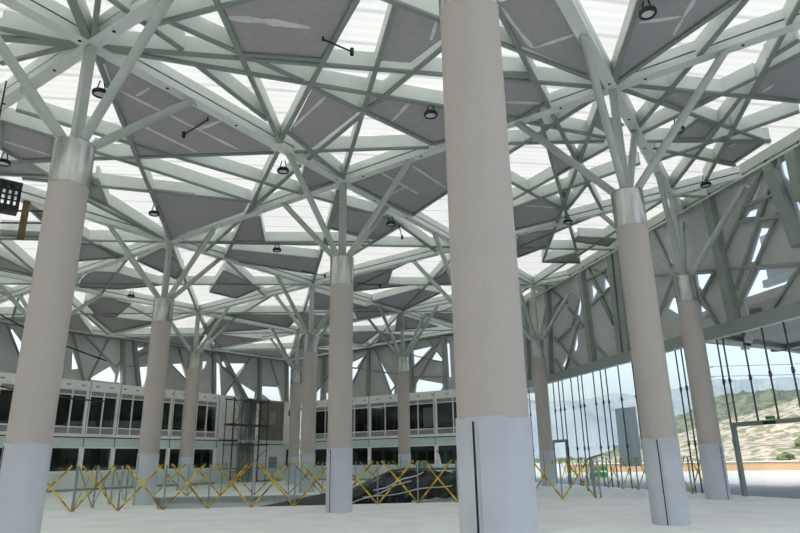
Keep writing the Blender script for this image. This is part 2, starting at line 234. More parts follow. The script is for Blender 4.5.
JOINT={'P1':[[(-0.872,0.325),(-0.814,0.386),(-0.728,0.46)]],'P':[[(-0.407,0.117),(-0.476,0.301)]],'P2':[[(-0.512,0.674),(-0.565,0.721)]],'P3':[[(-0.245,0.381),(-0.302,0.482)]],'P5':[[(-0.517,0.867),(-0.428,0.869),(-0.322,0.874)],[(-0.319,0.878),(-0.308,0.979)]],'P6':[[(-0.253,1.129),(-0.212,1.222)],[(-0.148,1.193),(-0.208,1.226),(-0.267,1.263)]],'P11':[[(-0.84,-0.122),(-0.57,-0.119),(-0.413,-0.12)],[(-0.8,-0.109),(-0.802,-0.049)],[(-0.711,-0.231),(-0.482,-0.238)],[(-0.576,-0.117),(-0.569,-0.031)]],'P16':[[(0.032,0.151),(0.285,0.16)],[(0.056,0.271),(0.307,0.276)],[(0.215,0.076),(0.194,0.169)]],'P4':[[(-0.125,0.711),(-0.05,0.797)]],'P19':[[(0.667,0.435),(0.822,0.565)]],'P7':[[(0.321,1.376),(0.293,1.408)]],'Pp':[[(-0.901,-0.634),(-0.759,-0.615)]],'P10':[[(0.672,1.229),(0.649,1.296)]]}
# ------------------------------------------------------------------ ceiling: translucent sheeting on a lattice of steel
def clip_uv(a, b):
    """cut a roof line where it leaves the hall"""
    pa, pb = V(a), V(b)
    def ok(p): return side_r(plan(p.x, p.y)) > .12 and p.x <= 3.06 and p.y >= -3.06
    if not ok(pa) and not ok(pb): return None
    for _ in range(2):
        if not ok(pb):
            lo, hi = pa, pb
            for _k in range(24):
                mid = (lo + hi) / 2
                if ok(mid): lo = mid
                else: hi = mid
            pb = lo
        pa, pb = pb, pa
    return (pa.x, pa.y), (pb.x, pb.y)
SHEET_Z = .55
mb = MB()
# hall outline in plan for the sheeting
def uv_of(p):
    d = p - V((X0, Y0, 0)); det = AX * BY - AY * BX
    return (d.x * BY - d.y * BX) / det, (AX * d.y - AY * d.x) / det
r1 = wr(-23.2, 0); r2 = wr(22, 0)
ring = [(-3.0, -3.12), (3.12, -3.12), uv_of(r1), uv_of(r2), (-3.0, uv_of(r2)[1])]
mb.poly([[roof(u, v, SHEET_Z) for u, v in ring]], V((0, 0, .02)), M['sheet'])
ceiling = mb.build('ceiling')
tag(ceiling, 'white translucent sheet roof over the hall on a lattice of steel beams', 'ceiling', kind='structure')

def main_beam(a, b):
    c = clip_uv(a, b)
    if not c: return
    p, q = roof(*c[0]), roof(*c[1])
    m = MB()
    m.bar(p, q, .32, 0, .20, M['steel']); m.bar(p, q, .24, .20, .25, M['slot']); m.bar(p, q, .32, .25, .53, M['steel'])
    d = (q - p); L = d.length; d.normalize()
    k = 1.4
    while k < L - 1:                       # bolt holes under the flange
        c0 = p + d * k
        m.tube(c0 + V((0, 0, -.004)), c0 + V((0, 0, .01)), .045, M['slot'], 10); k += 2.42
    m.build('main_beam', ceiling)
    s = MB()
for i in range(-2, 4): main_beam((i, -3.05), (i, 3.4))
for j in range(-3, 3): main_beam((-2.9, j), (3.05, j))

cent = [(sum(p[0] for p in q) / len(q), sum(p[1] for p in q) / len(q)) for q in PAN]
kk = 0
for i in range(-1, 3):                     # boards of the far bays
    for j in range(-3, 1):
        if (i, j) in ((-1, 0), (-1, -1), (0, -1), (0, 0)): continue
        for q in ([(.06, .12), (.46, .5), (.06, .66)], [(.54, .5), (.94, .10), (.95, .62)], [(.12, .95), (.5, .55), (.70, .94)], [(.16, .05), (.84, .05), (.5, .42)]):
            kk += 1
            poly = [(i + a + .05 * math.sin(kk * 1.7 + a * 9), j + b + .05 * math.cos(kk * 2.3 + b * 7)) for a, b in q]
            c = (sum(p[0] for p in poly) / 3, sum(p[1] for p in poly) / 3)
            if kk % 4 == 1 or c[1] < -3 or min(math.hypot(c[0] - d[0], c[1] - d[1]) for d in cent) < .36: continue
            if min(side_r(plan(*p)) for p in poly) < .6: continue
            PAN.append(poly); PANKEYS.append('far%d' % kk)
ribs = []
for a, b in SEG: ribs.append((a, b))
NEAR = {(-1, 1), (-1, 0), (-1, -1), (0, -1), (0, 0), (0, 1)}
def cell(p): return (math.floor(p[0]), math.floor(p[1]))
for pk, poly in zip(PANKEYS, PAN):                          # boards are framed all round
    cx = sum(p[0] for p in poly) / len(poly), sum(p[1] for p in poly) / len(poly)
    if cell(cx) not in NEAR or pk in ('Pp', 'Pq', 'Pr', 'Pu', 'Pm', 'Pn', 'P8', 'P9', 'P10', 'P19', 'P14', 'P15', 'P16', 'P7', 'P3', 'P4', 'P6', 'P1'):
        for a, b in zip(poly, poly[1:] + poly[:1]):
            if math.hypot((a[0] - b[0]) * LA, (a[1] - b[1]) * LB) > .7: ribs.append((a, b))
for i in range(-2, 3):
    for j in range(-3, 2):
        if (i, j) in NEAR: continue
        ribs.append(((i, j), (i + 1, j + 1))); ribs.append(((i, j + 1), (i + 1, j)))
        if (i, j) in ((1, -1), (0, -2), (-1, -2), (1, 0), (1, -2), (2, -1), (0, -3), (-1, -3)):
            ribs.append(((i + .3, j), (i, j + .7))); ribs.append(((i + .32, j + 1), (i + 1, j + .62)))
for extra in [((.05, -.05), (1, -1)), ((-.53, -.84), (-.02, -1)), ((-.42, -.83), (-.02, -1)), ((0, -1), (1, 0)), ((-.125, .628), (-.315, .718)), ((-.53, .86), (-1, 1)), ((-.73, .65), (-1, .8)), ((-.74, .61), (-.93, .9)), ((-.94, -.04), (-1, 0))]: ribs.append(extra)
cl = []
for a, b in ribs:
    c = clip_uv(a, b)
    if c and (roof(*c[0]) - roof(*c[1])).length > .5: cl.append(c)
cl.sort(key=lambda c: min(roof(*c[0]).length, roof(*c[1]).length) + (0 if min(c[0][0], c[1][0]) > -1.3 else 40))
rest = MB()
for k, c in enumerate(cl):
    p, q = roof(*c[0]), roof(*c[1]); e = .02 + .004 * (k % 5)
    m = MB() if k < 98 else rest
    m.bar(p, q, .125, e, .09, M['steel_dark']); m.bar(p, q, .10, .09, .53, M['steel'])  # underside shade painted in: darker bottom bar below a pale web
    if k < 98: m.build('roof_rib', ceiling)
tag(rest.build('far_rib_lattice', ceiling), kind='stuff')

panels = {}
for key, poly in zip(PANKEYS, PAN):
    m = MB()
    pts = [roof(u, v, .10) for u, v in poly if side_r(plan(u, v)) > .15]
    if len(pts) < 3: continue
    # stop panels at the glazed wall
    m.poly([pts], V((0, 0, .05)), M['panel'])
    panels[key] = m.build('soffit_panel', ceiling)
for key, lines in JOINT.items():
    for ln in lines:
        m = MB()
        for a, b in zip(ln, ln[1:]):
            p, q = roof(*a, .088), roof(*b, .088)
            n = max(2, int((q - p).length / .25)); d = V((q.x - p.x, q.y - p.y, 0)).normalized(); t = V((-d.y, d.x, 0))
            w0 = .075 if key != 'P1' else .15
            row = []
            for i in range(n + 1):
                c = p.lerp(q, i / n); w = w0 * (.7 + .5 * noise.noise(c * 2.1)) * (.5 if i in (0, n) else 1)
                row.append((c - t * w, c + t * w))
            for (a0, a1), (b0, b1) in zip(row, row[1:]): m.hexa([a0, b0, b1, a1], [x + V((0, 0, .012)) for x in (a0, b0, b1, a1)], M['tape_joint'])
        tag(m.build('joint_strip', panels[key]), 'pale filler strip')

# ------------------------------------------------------------------ ring lamps and brackets under the roof
LAMPLAB = ['black ring lamp under the dark triangular board right of the tall central column top', 'black ring lamp hanging just left of the central column',
 'black ring lamp beside the far left column branches', 'black ring lamp below the left beam of the middle column', 'black ring lamp under the board right of the middle column branches',
 'black ring lamp at the wall end of the roof, above the right truss', 'black ring lamp on the beam between the central and right columns', 'black ring lamp above the branches of the second column from the left',
 'black ring lamp half hidden by the branch of the right column', 'black ring lamp under the long board left of the middle column', 'black ring lamp far back behind the left column', 'black ring lamp at the left edge of the roof']
for (u, v), lab in zip(LAMP, LAMPLAB):
    c = roof(u, v, -.30)
    o = empty('ring_lamp', c, lab, 'lamp', 'ring lamps under the roof')
    m = MB(); m.lathe(c, [(.15, 0), (.185, .0), (.20, .03), (.20, .09), (.17, .12), (.15, .09), (.15, 0)], M['black'], 28); m.build('ring', o)
    m = MB(); m.lathe(c, [(.0, .03), (.10, .025), (.15, .03), (.15, .06), (0, .06)], M['lens'], 24); m.build('lens', o)
    m = MB(); m.tube(c + V((-.12, 0, .10)), c + V((-.05, 0, .42)), .018, M['black'], 6); m.tube(c + V((.12, 0, .10)), c + V((.05, 0, .42)), .018, M['black'], 6); m.tube(c + V((-.15, 0, .1)), c + V((.15, 0, .1)), .018, M['black'], 6)
    m.build('hanger', o)
BRKLAB = ['black bracket arm sticking out over the white sheet near the top', 'black bracket arm under the left triangular board', 'small pale conduit bracket under the long board left of the middle column',
          'small dark bracket just right of the middle column cap', 'small black bracket hanging right of the middle column ring lamp']
for (a, b), lab in zip(BRK, BRKLAB):
    p, q = roof(*a, -.06), roof(*b, -.16)
    o = empty('bracket', p, lab, 'bracket', 'brackets under the roof')
    m = MB(); m.tube(p + V((0, 0, .07)), p - V((0, 0, .04)), .03, M['black'], 8); m.tube(p, q, .022, M['black'], 8); m.build('arm', o)
    m = MB(); m.tube(q - V((0, 0, .09)), q + V((0, 0, .09)), .05, M['black'], 10); m.build('clamp', o)

# ------------------------------------------------------------------ tree columns
def tree_column(i, j, label, groove=math.radians(218), branches='aAbB'):
    base = plan(i, j); ztop = ZCAP
    o = empty('tree_column', base, label, 'column', 'tree columns of the hall')
    m = MB(); m.lathe(base, [(.405, 1.86), (.395, 1.87), (.395, 7.28)], M['column'], 56); m.build('shaft', o)
    # painted foot with an uneven upper edge
    m = MB(); n = 72; k = []
    for a in range(n):
        t = 2 * PI * a / n; c, s_ = math.cos(t), math.sin(t)
        h = 1.90 + .035 * noise.noise(V((c * 2.2 + i * 3, s_ * 2.2 + j * 5, 1.3))) + .012 * noise.noise(V((c * 9, s_ * 9, i + 2 * j)))
        k.append((c, s_, h))
    vs = [base + V((c * .412, s_ * .412, 0)) for c, s_, h in k] + [base + V((c * .412, s_ * .412, h)) for c, s_, h in k] + [base + V((c * .393, s_ * .393, h)) for c, s_, h in k]
    m.add(vs, [(a, (a + 1) % n, n + (a + 1) % n, n + a) for a in range(n)] + [(n + a, n + (a + 1) % n, 2 * n + (a + 1) % n, 2 * n + a) for a in range(n)], M['foot'], True)
    ft = m.build('painted_foot', o); ft['label'] = 'pale blue-grey painted foot'
    g = V((math.sin(groove), math.cos(groove), 0)); gt = V((-g.y, g.x, 0))
    m = MB(); m.box(base + g * .409, g, gt, (.02, .022, 1.86), M['slot']); m.box(base + g * .409 + gt * .05, g, gt, (.012, .012, 1.84), M['film']); m.build('cladding_gap', ft)
    m = MB(); m.lathe(base, [(.395, 7.24), (.408, 7.245), (.408, 8.22), (.414, 8.225), (.414, 8.26), (.0, 8.26)], M['cap'], 56); m.build('steel_cap', o)
    node = roof(i, j)
    m = MB(); m.box(base + V((0, 0, ztop - .05)), AU, BU, (.20, .20, node.z - ztop + .1), M['steel_tube']); m.build('king_post', o)
    R = .30
    for ch, (du, dv) in {'a': (-R, 0), 'A': (R, 0), 'b': (0, -R), 'B': (0, R)}.items():
        if ch not in branches: continue
        e = roof(i + du, j + dv, .02); d = V((e.x - base.x, e.y - base.y, 0)).normalized()
        m = MB(); st = base + V((0, 0, ztop - .02)) + d * .24
        if side_r(e) < .12: e = st.lerp(e, (side_r(st) - .12) / (side_r(st) - side_r(e)))     # footed on the wall boards instead
        m.tube(st, e, .105, M['steel_tube'], 18)
        m.box(e - V((0, 0, .10)), d, V((-d.y, d.x, 0)), (.34, .03, .12), M['steel'])
        m.build('branch', o)
    return o
COLS = [((-1, 0), 'thick beige column with grey foot at the far left of the hall', 222), ((0, 0), 'beige column with steel cap left of the centre, standing in front of the taped barrier', 218),
 ((-1, 1), 'nearest and tallest beige column, cut off by the top of the view', 218), ((0, 1), 'large beige column right of the centre, dark groove down its grey foot', 211),
 ((1, 1), 'beige column close to the glazed right wall, beside the door', 157), ((2, 0), 'distant beige column before the glazed wall, just right of the nearest column', 218),
 ((0, -1), 'second beige column from the left, inside the corner of the taped barrier', 218), ((1, -1), 'beige column directly left of the middle column, its foot behind the sloping tarpaulin', 218),
 ((2, -1), 'beige column in front of the far windows, between the middle and nearest columns', 218), ((1, -2), 'third beige column from the left, before the left window front', 218),
 ((2, -2), 'slim looking beige column farthest back, next to the corner of the two fronts', 218), ((0, -2), 'beige column hidden behind the far left column, only branches showing', 218),
 ((1, 0), 'beige column hidden behind the nearest column, only branches showing', 218)]
for (i, j), lab, g in COLS: tree_column(i, j, lab, math.radians(g))

# ------------------------------------------------------------------ floor with the stair pit
def wx(y, off=0): p = RP0; return p.x + (y - p.y) * RD.x / RD.y + off
pit = [V((-8.6, 23.2, 0)), V((2.35, 24.82, 0)), V((2.35, 31.9, 0)), V((-12.0, 31.85, 0))]
outer = [V((-34, -14, 0)), V((wx(-14) + .35, -14, 0)), V((wx(62) + .35, 62, 0)), V((-34, 62, 0))]
m = MB(); m.poly([outer, pit[::-1]], V((0, 0, -.3)), M['floor'])
tag(m.build('floor'), 'dusty pale concrete floor of the hall', 'floor', kind='structure')
m = MB()
for a, b in zip(pit, pit[1:] + pit[:1]):
    d = (b - a).normalized(); n = V((d.y, -d.x, 0))
    m.hexa([a + n * .2 + V((0, 0, -2.6)), b + n * .2 + V((0, 0, -2.6)), b + V((0, 0, -2.6)), a + V((0, 0, -2.6))], [a + n * .2 + V((0, 0, -.301)), b + n * .2 + V((0, 0, -.301)), b + V((0, 0, -.02)), a + V((0, 0, -.02))], M['kerb'])
m.poly([[p + V((0, 0, -2.6)) for p in pit]], V((0, 0, -.2)), M['kerb'])
tag(m.build('floor_pit'), 'pale concrete sides of the stair pit in the floor', 'floor', kind='structure')

# ------------------------------------------------------------------ taped glass barriers
def barrier(pts, label, red=()):
    o = empty('glass_barrier', pts[0], label, 'barrier', 'taped glass barriers')
    H = 1.50
    for p in pts:
        m = MB(); m.box(p, V((1, 0, 0)), V((0, 1, 0)), (.05, .05, H - .03), M['post']); m.box(p, V((1, 0, 0)), V((0, 1, 0)), (.12, .12, .012), M['post']); m.build('post', o)
    for k, (a, b) in enumerate(zip(pts, pts[1:])):
        d = (b - a).normalized(); n = V((d.y, -d.x, 0))
        if n.y > 0: n = -n
        m = MB(); a0, b0 = a + d * .05, b - d * .05
        m.hexa([a0 - n * .006 + V((0, 0, .06)), b0 - n * .006 + V((0, 0, .06)), b0 + n * .006 + V((0, 0, .06)), a0 + n * .006 + V((0, 0, .06))], [a0 - n * .006 + V((0, 0, H)), b0 - n * .006 + V((0, 0, H)), b0 + n * .006 + V((0, 0, H)), a0 + n * .006 + V((0, 0, H))], M['glass'])
        pn = m.build('glass_pane', o)
        jit = .03 * math.sin(k * 2.3)
        for s_ in (0, 1):
            lo, hi = ((a, b), (b, a))[s_]; dd = d if s_ == 0 else -d
            p = lo + dd * .03 + n * (.028 + .014 * s_) + V((0, 0, .03)); q = hi - dd * (.16 + jit) + n * (.028 + .014 * s_) + V((0, 0, H - .01))
            m = MB(); m.beam(p, q, .06, .008, n, M['tape']); m.build('tape_strip', pn)
    return o
def steps(a, b, n): return [a.lerp(b, i / n) for i in range(n + 1)]
P = lambda x, y: V((x, y, 0))
front = steps(P(-12.83, 22.35), P(-11.27, 22.58), 1)[:-1] + steps(P(-11.27, 22.58), P(2.0, 24.5), 9) + steps(P(2.0, 24.5), P(7.38, 25.5), 4)[1:]
barrier(front, 'long glass barrier crossed with yellow tape along the near side of the pit')
barrier(steps(P(-11.35, 22.80), P(-12.35, 32.2), 5), 'glass barrier with yellow tape running back from the left corner of the pit')
barrier(steps(P(-12.30, 32.45), P(2.6, 32.6), 9), 'glass barrier with yellow tape along the far side of the pit')
barrier([P(7.58, 25.54), P(8.1, 28.2), P(8.6, 30.9)], 'short glass barrier running back from the open right end of the near barrier')
barrier([wr(s, 0, .45) for s in [-12.2, -10.9, -9.6, -8.3, -7.0, -5.7, -4.4, -3.1, -1.8, -.6, .5, 1.5]], 'taped glass barrier along the foot of the glazed right wall')

# ------------------------------------------------------------------ tarpaulin covered escalator in the pit
esc = empty('escalator', V((-1, 27, -2.4)), 'escalator in the pit wrapped in shiny black plastic sheet', 'escalator')
def prof_top(x):
    pts = [(-6.9, -.75), (-2.2, .30), (-.5, 1.02), (.6, 1.08), (2.25, 1.02)]
    for (a, za), (b, zb) in zip(pts, pts[1:]):
        if x <= b: return za + (zb - za) * (x - a) / (b - a)
    return pts[-1][1]
def prof_bot(x):
    pts = [(-6.9, -1.3), (-2.2, -.55), (-.3, -.70), (.35, -.06), (2.25, .12)]
    for (a, za), (b, zb) in zip(pts, pts[1:]):
        if x <= b: return za + (zb - za) * (x - a) / (b - a)
    return pts[-1][1]
vs, fs = [], []; nx, nr = 90, 26
for ix in range(nx + 1):
    x = -2.35 + 4.6 * ix / nx
    zt, zb = prof_top(x), prof_bot(x)
    for r in range(nr):
        t = r / (nr - 1)
        if t < .42: y, z = 26.25 - .05 * math.sin(t * 9), zb + (zt - zb) * t / .42
        elif t < .58: y, z = 26.25 + 1.7 * (t - .42) / .16, zt
        else: y, z = 27.95, zt + (zb - zt) * (t - .58) / .42
        q = V((x * 1.5, t * 4, z * 2)); f = noise.noise(V((x * 1.1 + z * 1.6, z * .5 - x * .4, 3))) * .26 + (.5 - abs(noise.noise(V((x * 1.5 - z * 2.6, z * .5 + x * .2, 9))))) ** 2 * 1.5 + (.5 - abs(noise.noise(V((x * 3 + z * 2.5, z * 1.1, 2))))) ** 2 * .5 - .4 + noise.noise(V((x * 6 - z * 9, z * 3, 4))) * .05
        vs.append(V((x + .05 * noise.noise(q), y + f * (-1 if t < .5 else 1), z + .09 * noise.noise(q * 1.7) + (.07 * abs(noise.noise(V((x * 2, t * 6, 5)))) if .38 < t < .62 else 0))))
for ix in range(nx):
    for r in range(nr - 1):
        a = ix * nr + r; fs.append((a, a + nr, a + nr + 1, a + 1))
m = MB(); m.add(vs, fs, M['tarp'], True); m.build('plastic_sheet', esc)
for yy in (26.35, 27.8):
    m = MB(); p, q = V((-7.4, yy, -.70)), V((-2.2, yy, .22)); m.beam(p, q, .10, .42, V((-.23, 0, 1)), M['rail']); m.build('side_skirt', esc)
    m = MB(); m.path([V((-7.1, yy, -.72)), V((-2.2, yy, .36)), V((-.5, yy, 1.1)), V((.1, yy, 1.16)), V((2.2, yy, 1.14))], .04, M['rail'], 8); m.build('handrail', esc)
m = MB(); m.hexa([V((-7.2, 26.4, -2.6)), V((-1.0, 26.4, -2.6)), V((-1.0, 27.75, -2.6)), V((-7.2, 27.75, -2.6))], [V((-7.2, 26.4, -1.55)), V((-1.0, 26.4, -.25)), V((-1.0, 27.75, -.25)), V((-7.2, 27.75, -1.55))], M['kerb']); m.build('truss_base', esc)
m = MB(); m.box(V((1.4, 27.1, -2.6)), V((1, 0, 0)), V((0, 1, 0)), (1.6, 1.3, 2.45), M['kerb']); m.build('landing_base', esc)
for k, (x0_, x1_, z0_, z1_) in enumerate([(-2.2, .3, -.15, .75), (-1.6, 1.9, .1, .55), (-1.2, .8, .35, 1.05)]):  # thin pale strips laid slantwise across the front of the sheet
    m = MB(); m.path([V((x0_ + (x1_ - x0_) * t / 8, 26.02 - .03 * math.sin(t), z0_ + (z1_ - z0_) * t / 8 + .04 * math.sin(t * 1.3 + k))) for t in range(9)], .022, M['kerb'], 6)
    m.build('pale_strip', esc)

# ------------------------------------------------------------------ two storey fronts
def front_pt(side, t, z, off=0.0):
    if side == 'l': return plan(0, VF, z) + AU * t + BU * off
    return plan(UF, 0, z) + BU * t - AU * off
wn = [0]
def slab(mbx, side, t0, t1, z0, z1, d0, d1, m):
    b = [front_pt(side, t0, z0, d0), front_pt(side, t1, z0, d0), front_pt(side, t1, z0, d1), front_pt(side, t0, z0, d1)]
    mbx.hexa(b, [p + V((0, 0, z1 - z0)) for p in b], m)
def build_front(side, edges, ends, name, label):
    t0, t1 = ends
    m = MB()
    slab(m, side, t0, t1, 6.22, 6.76, -4.5, .06, M['white'])       # parapet and roof slab
    slab(m, side, t0, t1, 2.64, 3.26, -.25, .02, M['greenband'])
    slab(m, side, t0, t1, 3.26, 3.38, -4.5, .10, M['white'])
    slab(m, side, t0, t1, 3.20, 3.26, -.2, .07, M['slot'])
    slab(m, side, t0, t1, 0, 1.12, -.25, 0, M['palewall'])
    slab(m, side, t0, t1, 0, .14, -.2, .02, M['spandrel'])
    for e in edges:
        slab(m, side, e - .10, e + .10, 1.12, 2.64, -.25, .03, M['white']); slab(m, side, e - .10, e + .10, 3.38, 6.22, -.25, .05, M['white'])
        slab(m, side, e - .025, e + .025, 2.64, 6.76, .0, .075, M['spandrel'])
    o = m.build(name); tag(o, label, 'wall', kind='structure')
    for k in range(len(edges) * 2):                                # little vents in the parapet
        e = edges[0] + (edges[-1] - edges[0]) * (k + .5) / (len(edges) * 2)
        v_ = MB(); slab(v_, side, e - .12, e + .12, 6.42, 6.50, .06, .08, M['spandrel']); v_.build('vent_slot', o)
    for a, b in zip(edges, edges[1:]):
        for z0, z1, up in ((3.38, 6.22, 1), (1.12, 2.64, 0)):
            wn[0] += 1
            f = MB(); A0, A1 = a + .10, b - .10; mid = (A0 + A1) / 2
            for q0, q1 in ((z0, z0 + .08), (z1 - .08, z1)): slab(f, side, A0, A1, q0, q1, -.16, -.02, M['white'])
            for q0, q1 in ((A0, A0 + .06), (A1 - .06, A1)): slab(f, side, q0, q1, z0, z1, -.16, -.02, M['white'])
            if up:
                slab(f, side, mid - .035, mid + .035, z0, z1, -.16, -.02, M['white'])
                for zz in (3.86, 5.84): slab(f, side, A0, A1, zz - .035, zz + .035, -.16, -.02, M['white'])
            fr = f.build('window_%d' % wn[0]); tag(fr, kind='structure')
            g = MB()
            if up: slab(g, side, A0, A1, 3.88, 5.82, -.10, -.09, M['winglass'])
            else: slab(g, side, A0, A1, z0 + .06, z1 - .06, -.10, -.09, M['winglass'])
            g.build('pane', fr)
            if up:
                s_ = MB(); slab(s_, side, A0, A1, 3.44, 3.84, -.12, -.06, M['spandrel']); s_.build('sill_panel', fr)
                s_ = MB(); slab(s_, side, A0, A1, 5.86, 6.16, -.12, -.06, M['spandrel']); s_.build('head_panel', fr)
    # rooms behind the glass
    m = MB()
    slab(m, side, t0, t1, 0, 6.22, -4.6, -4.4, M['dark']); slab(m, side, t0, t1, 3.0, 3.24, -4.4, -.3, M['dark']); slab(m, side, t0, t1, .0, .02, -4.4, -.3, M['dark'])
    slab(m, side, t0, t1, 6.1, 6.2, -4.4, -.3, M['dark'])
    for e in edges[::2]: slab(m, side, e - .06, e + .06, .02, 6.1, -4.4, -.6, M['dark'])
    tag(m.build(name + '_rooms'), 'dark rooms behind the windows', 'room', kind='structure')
    return o
EL = [7.24 + 2.204 * k for k in range(-5, 6)]
wall_left = build_front('l', EL, (-5.0, 18.40), 'wall_left', 'white two storey window front on the left of the hall')
EB = [LB * v for v in (-2.52, -2.19, -1.86, -1.53, -1.20, -.87)]
wall_back = build_front('b', EB, (LB * -2.745, LB * -.76), 'wall_back', 'white two storey window front across the far end of the hall')
# plain end bay, open bay and boarded corner
m = MB()
slab(m, 'l', 18.40, 20.45, 0, 6.76, -.3, .04, M['palewall']); slab(m, 'l', 18.40, 20.45, 3.20, 3.30, .04, .08, M['slot'])
slab(m, 'l', 18.40, 20.40, 3.4, 6.7, .04, .05, M['white'])
slab(m, 'l', 20.45, 25.9, 6.55, 6.72, -.3, .06, M['spandrel'])
slab(m, 'l', 20.45, 25.9, 3.12, 3.34, -.3, .05, M['palewall'])
slab(m, 'l', 22.75, 22.95, 0, 6.6, -.3, .05, M['steel'])
slab(m, 'l', 22.95, 27.35, 0, 3.12, -.3, .0, M['palewall']); slab(m, 'l', 25.9, 27.35, 3.12, 6.72, -.3, .03, M['white']); slab(m, 'l', 26.5, 27.1, 5.5, 6.0, .03, .04, M['slot']); slab(m, 'l', 26.4, 27.2, 1.2, 2.6, .0, .03, M['slot']); slab(m, 'l', 22.95, 25.9, 2.98, 3.04, .0, .03, M['slot'])
slab(m, 'l', 22.95, 25.9, 0, .15, .0, .02, M['spandrel'])
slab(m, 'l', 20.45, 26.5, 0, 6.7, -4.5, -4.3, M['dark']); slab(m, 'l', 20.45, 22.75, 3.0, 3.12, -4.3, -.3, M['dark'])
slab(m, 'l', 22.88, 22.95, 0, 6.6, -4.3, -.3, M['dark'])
tag(m.build('wall_corner'), 'pale end bay and open dark bay where the two fronts meet', 'wall', kind='structure')
m = MB(); slab(m, 'l', 23.02, 25.88, 3.345, 6.545, -.1, .03, M['board'])
for k in range(1, 5): slab(m, 'l', 23.0 + k * .57 - .012, 23.0 + k * .57 + .012, 3.36, 6.53, .03, .036, M['spandrel'])
bp = m.build('corner_boarding'); tag(bp, 'grey-brown boarded panel in the upper corner beside the scaffold', 'panel')
m = MB(); slab(m, 'l', 24.05, 24.85, 4.7, 5.7, .036, .05, M['spandrel']); m.build('patch', bp)
m = MB(); slab(m, 'l', 24.2, 25.1, 1.05, 2.0, .0, .14, M['box']); cb = m.build('wall_cabinet'); tag(cb, 'grey metal cabinet on the pale wall below the corner boarding', 'cabinet')
m = MB(); slab(m, 'l', 24.27, 25.03, 1.1, 1.95, .14, .16, M['spandrel']); cd = m.build('door', cb)
m = MB(); slab(m, 'l', 24.92, 24.97, 1.45, 1.6, .16, .19, M['black']); m.build('latch', cd)

# ------------------------------------------------------------------ scaffold before the open bay
sc = empty('scaffold_tower', front_pt('l', 20, 0, .7), 'dark tube scaffold tower standing in front of the open bay', 'scaffold')
ts = [18.75, 19.65, 20.5, 21.6, 22.6]
for t in ts:
    for d in (.35, 1.25):
        m = MB(); m.tube(front_pt('l', t, 0, d), front_pt('l', t, 6.55, d), .035, M['pipe'], 8); m.build('standard', sc)
for z in (1.1, 2.9, 4.4, 6.4):
    for d in (.35, 1.25):
        m = MB(); m.tube(front_pt('l', 18.6, z, d), front_pt('l', 22.75, z, d), .03, M['pipe'], 8); m.build('ledger', sc)
    for t in ts[::2]:
        m = MB(); m.tube(front_pt('l', t, z, .25), front_pt('l', t, z, 1.35), .03, M['pipe'], 8); m.build('transom', sc)
for (a, b), (za, zb) in [((0, 2), (2.9, 4.4)), ((2, 0), (2.9, 4.4)), ((0, 2), (4.4, 6.4)), ((2, 0), (4.4, 6.4)), ((2, 4), (2.9, 4.4)), ((4, 2), (4.4, 6.4)), ((2, 4), (4.4, 6.4)), ((0, 2), (.2, 2.9)), ((2, 4), (1.1, 2.6))]:
    m = MB(); m.tube(front_pt('l', ts[a], za, 1.3), front_pt('l', ts[b], zb, 1.3), .024, M['pipe'], 8); m.build('brace', sc)
for z in (4.45, 6.3):
    m = MB(); slab(m, 'l', 18.6 if z < 5 else 20.5, 22.7, z, z + .05, .4, 1.2, M['plank']); m.build('deck_board', sc)

# ------------------------------------------------------------------ truss walls
def truss_wall(name, label, fn, outer_ring, holes, posts, ties, wpost, wtie, top_z, nrm):
    m = MB(); m.poly([[fn(a, z, -.12) for a, z in outer_ring]] + [[fn(a, z, -.12) for a, z in h] for h in holes], -nrm * .10, M['wallpanel'])
    o = m.build(name); tag(o, label, 'wall', kind='structure')
    def stretch(a, b):                    # members run on into the chords
        if a[1] < b[1]: a, b = b, a
        at = lambda z: (a[0] + (b[0] - a[0]) * (z - a[1]) / (b[1] - a[1] - 1e-6), z)
        zt = top_z(a[0]); steep = abs(a[1] - b[1]) > .8
        a2 = at(zt) if steep and a[1] > zt - 1.3 else a
        b2 = at(6.42) if steep and b[1] < 7.3 else b
        return a2, b2
    for a, b in posts:
        a, b = stretch(a, b); m = MB(); m.beam(fn(*a, .02), fn(*b, .02), wpost, .34, nrm, M['truss']); m.build('truss_post', o)
    for k, (a, b) in enumerate(ties):
        a, b = stretch(a, b); m = MB(); m.beam(fn(*a, -.03 + .006 * (k % 4)), fn(*b, -.03 + .006 * (k % 4)), wtie, .12, nrm, M['truss']); m.build('truss_tie', o)
    return o
def shrink(h, lo, hi, zlo, zhi):
    return [(min(max(a, lo), hi), min(max(z, zlo), zhi)) for a, z in h]
ringR = [(-22.9, 6.2), (21, 6.2), (21, 12.3), (-22.9, 12.3)]
wall_right = truss_wall('wall_right', 'grey panelled truss wall above the glazing on the right', wr, ringR, [shrink(h, -22, 20, 6.6, 11.75) for h in RH], RP + [((10.6, 11.9), (11.2, 6.4)), ((15, 11.9), (15.6, 6.4))], RT, .42, .105, lambda a: 12.0, RN)
m = MB(); m.poly([[wr(3.3, 8.1, -1.5), wr(9.5, 8.1, -1.5), wr(9.5, 10.0, -1.5), wr(3.3, 10.0, -1.5)]], RN * -.1, M['wallpanel'])
for a_, b_ in (((3.2, 8.0), (9.6, 8.0)), ((4.6, 8.0), (6.2, 6.5)), ((3.0, 7.4), (5.8, 6.9)), ((7.4, 8.0), (6.2, 6.6))): m.beam(wr(*a_, -1.4), wr(*b_, -1.4), .3, .2, RN, M['steel'])
m.build('outer_truss', wall_right)
m = MB(); m.beam(wr(-23, 6.28, .1), wr(21, 6.28, .1), .46, .40, RN, M['truss']); m.build('bottom_chord', wall_right)
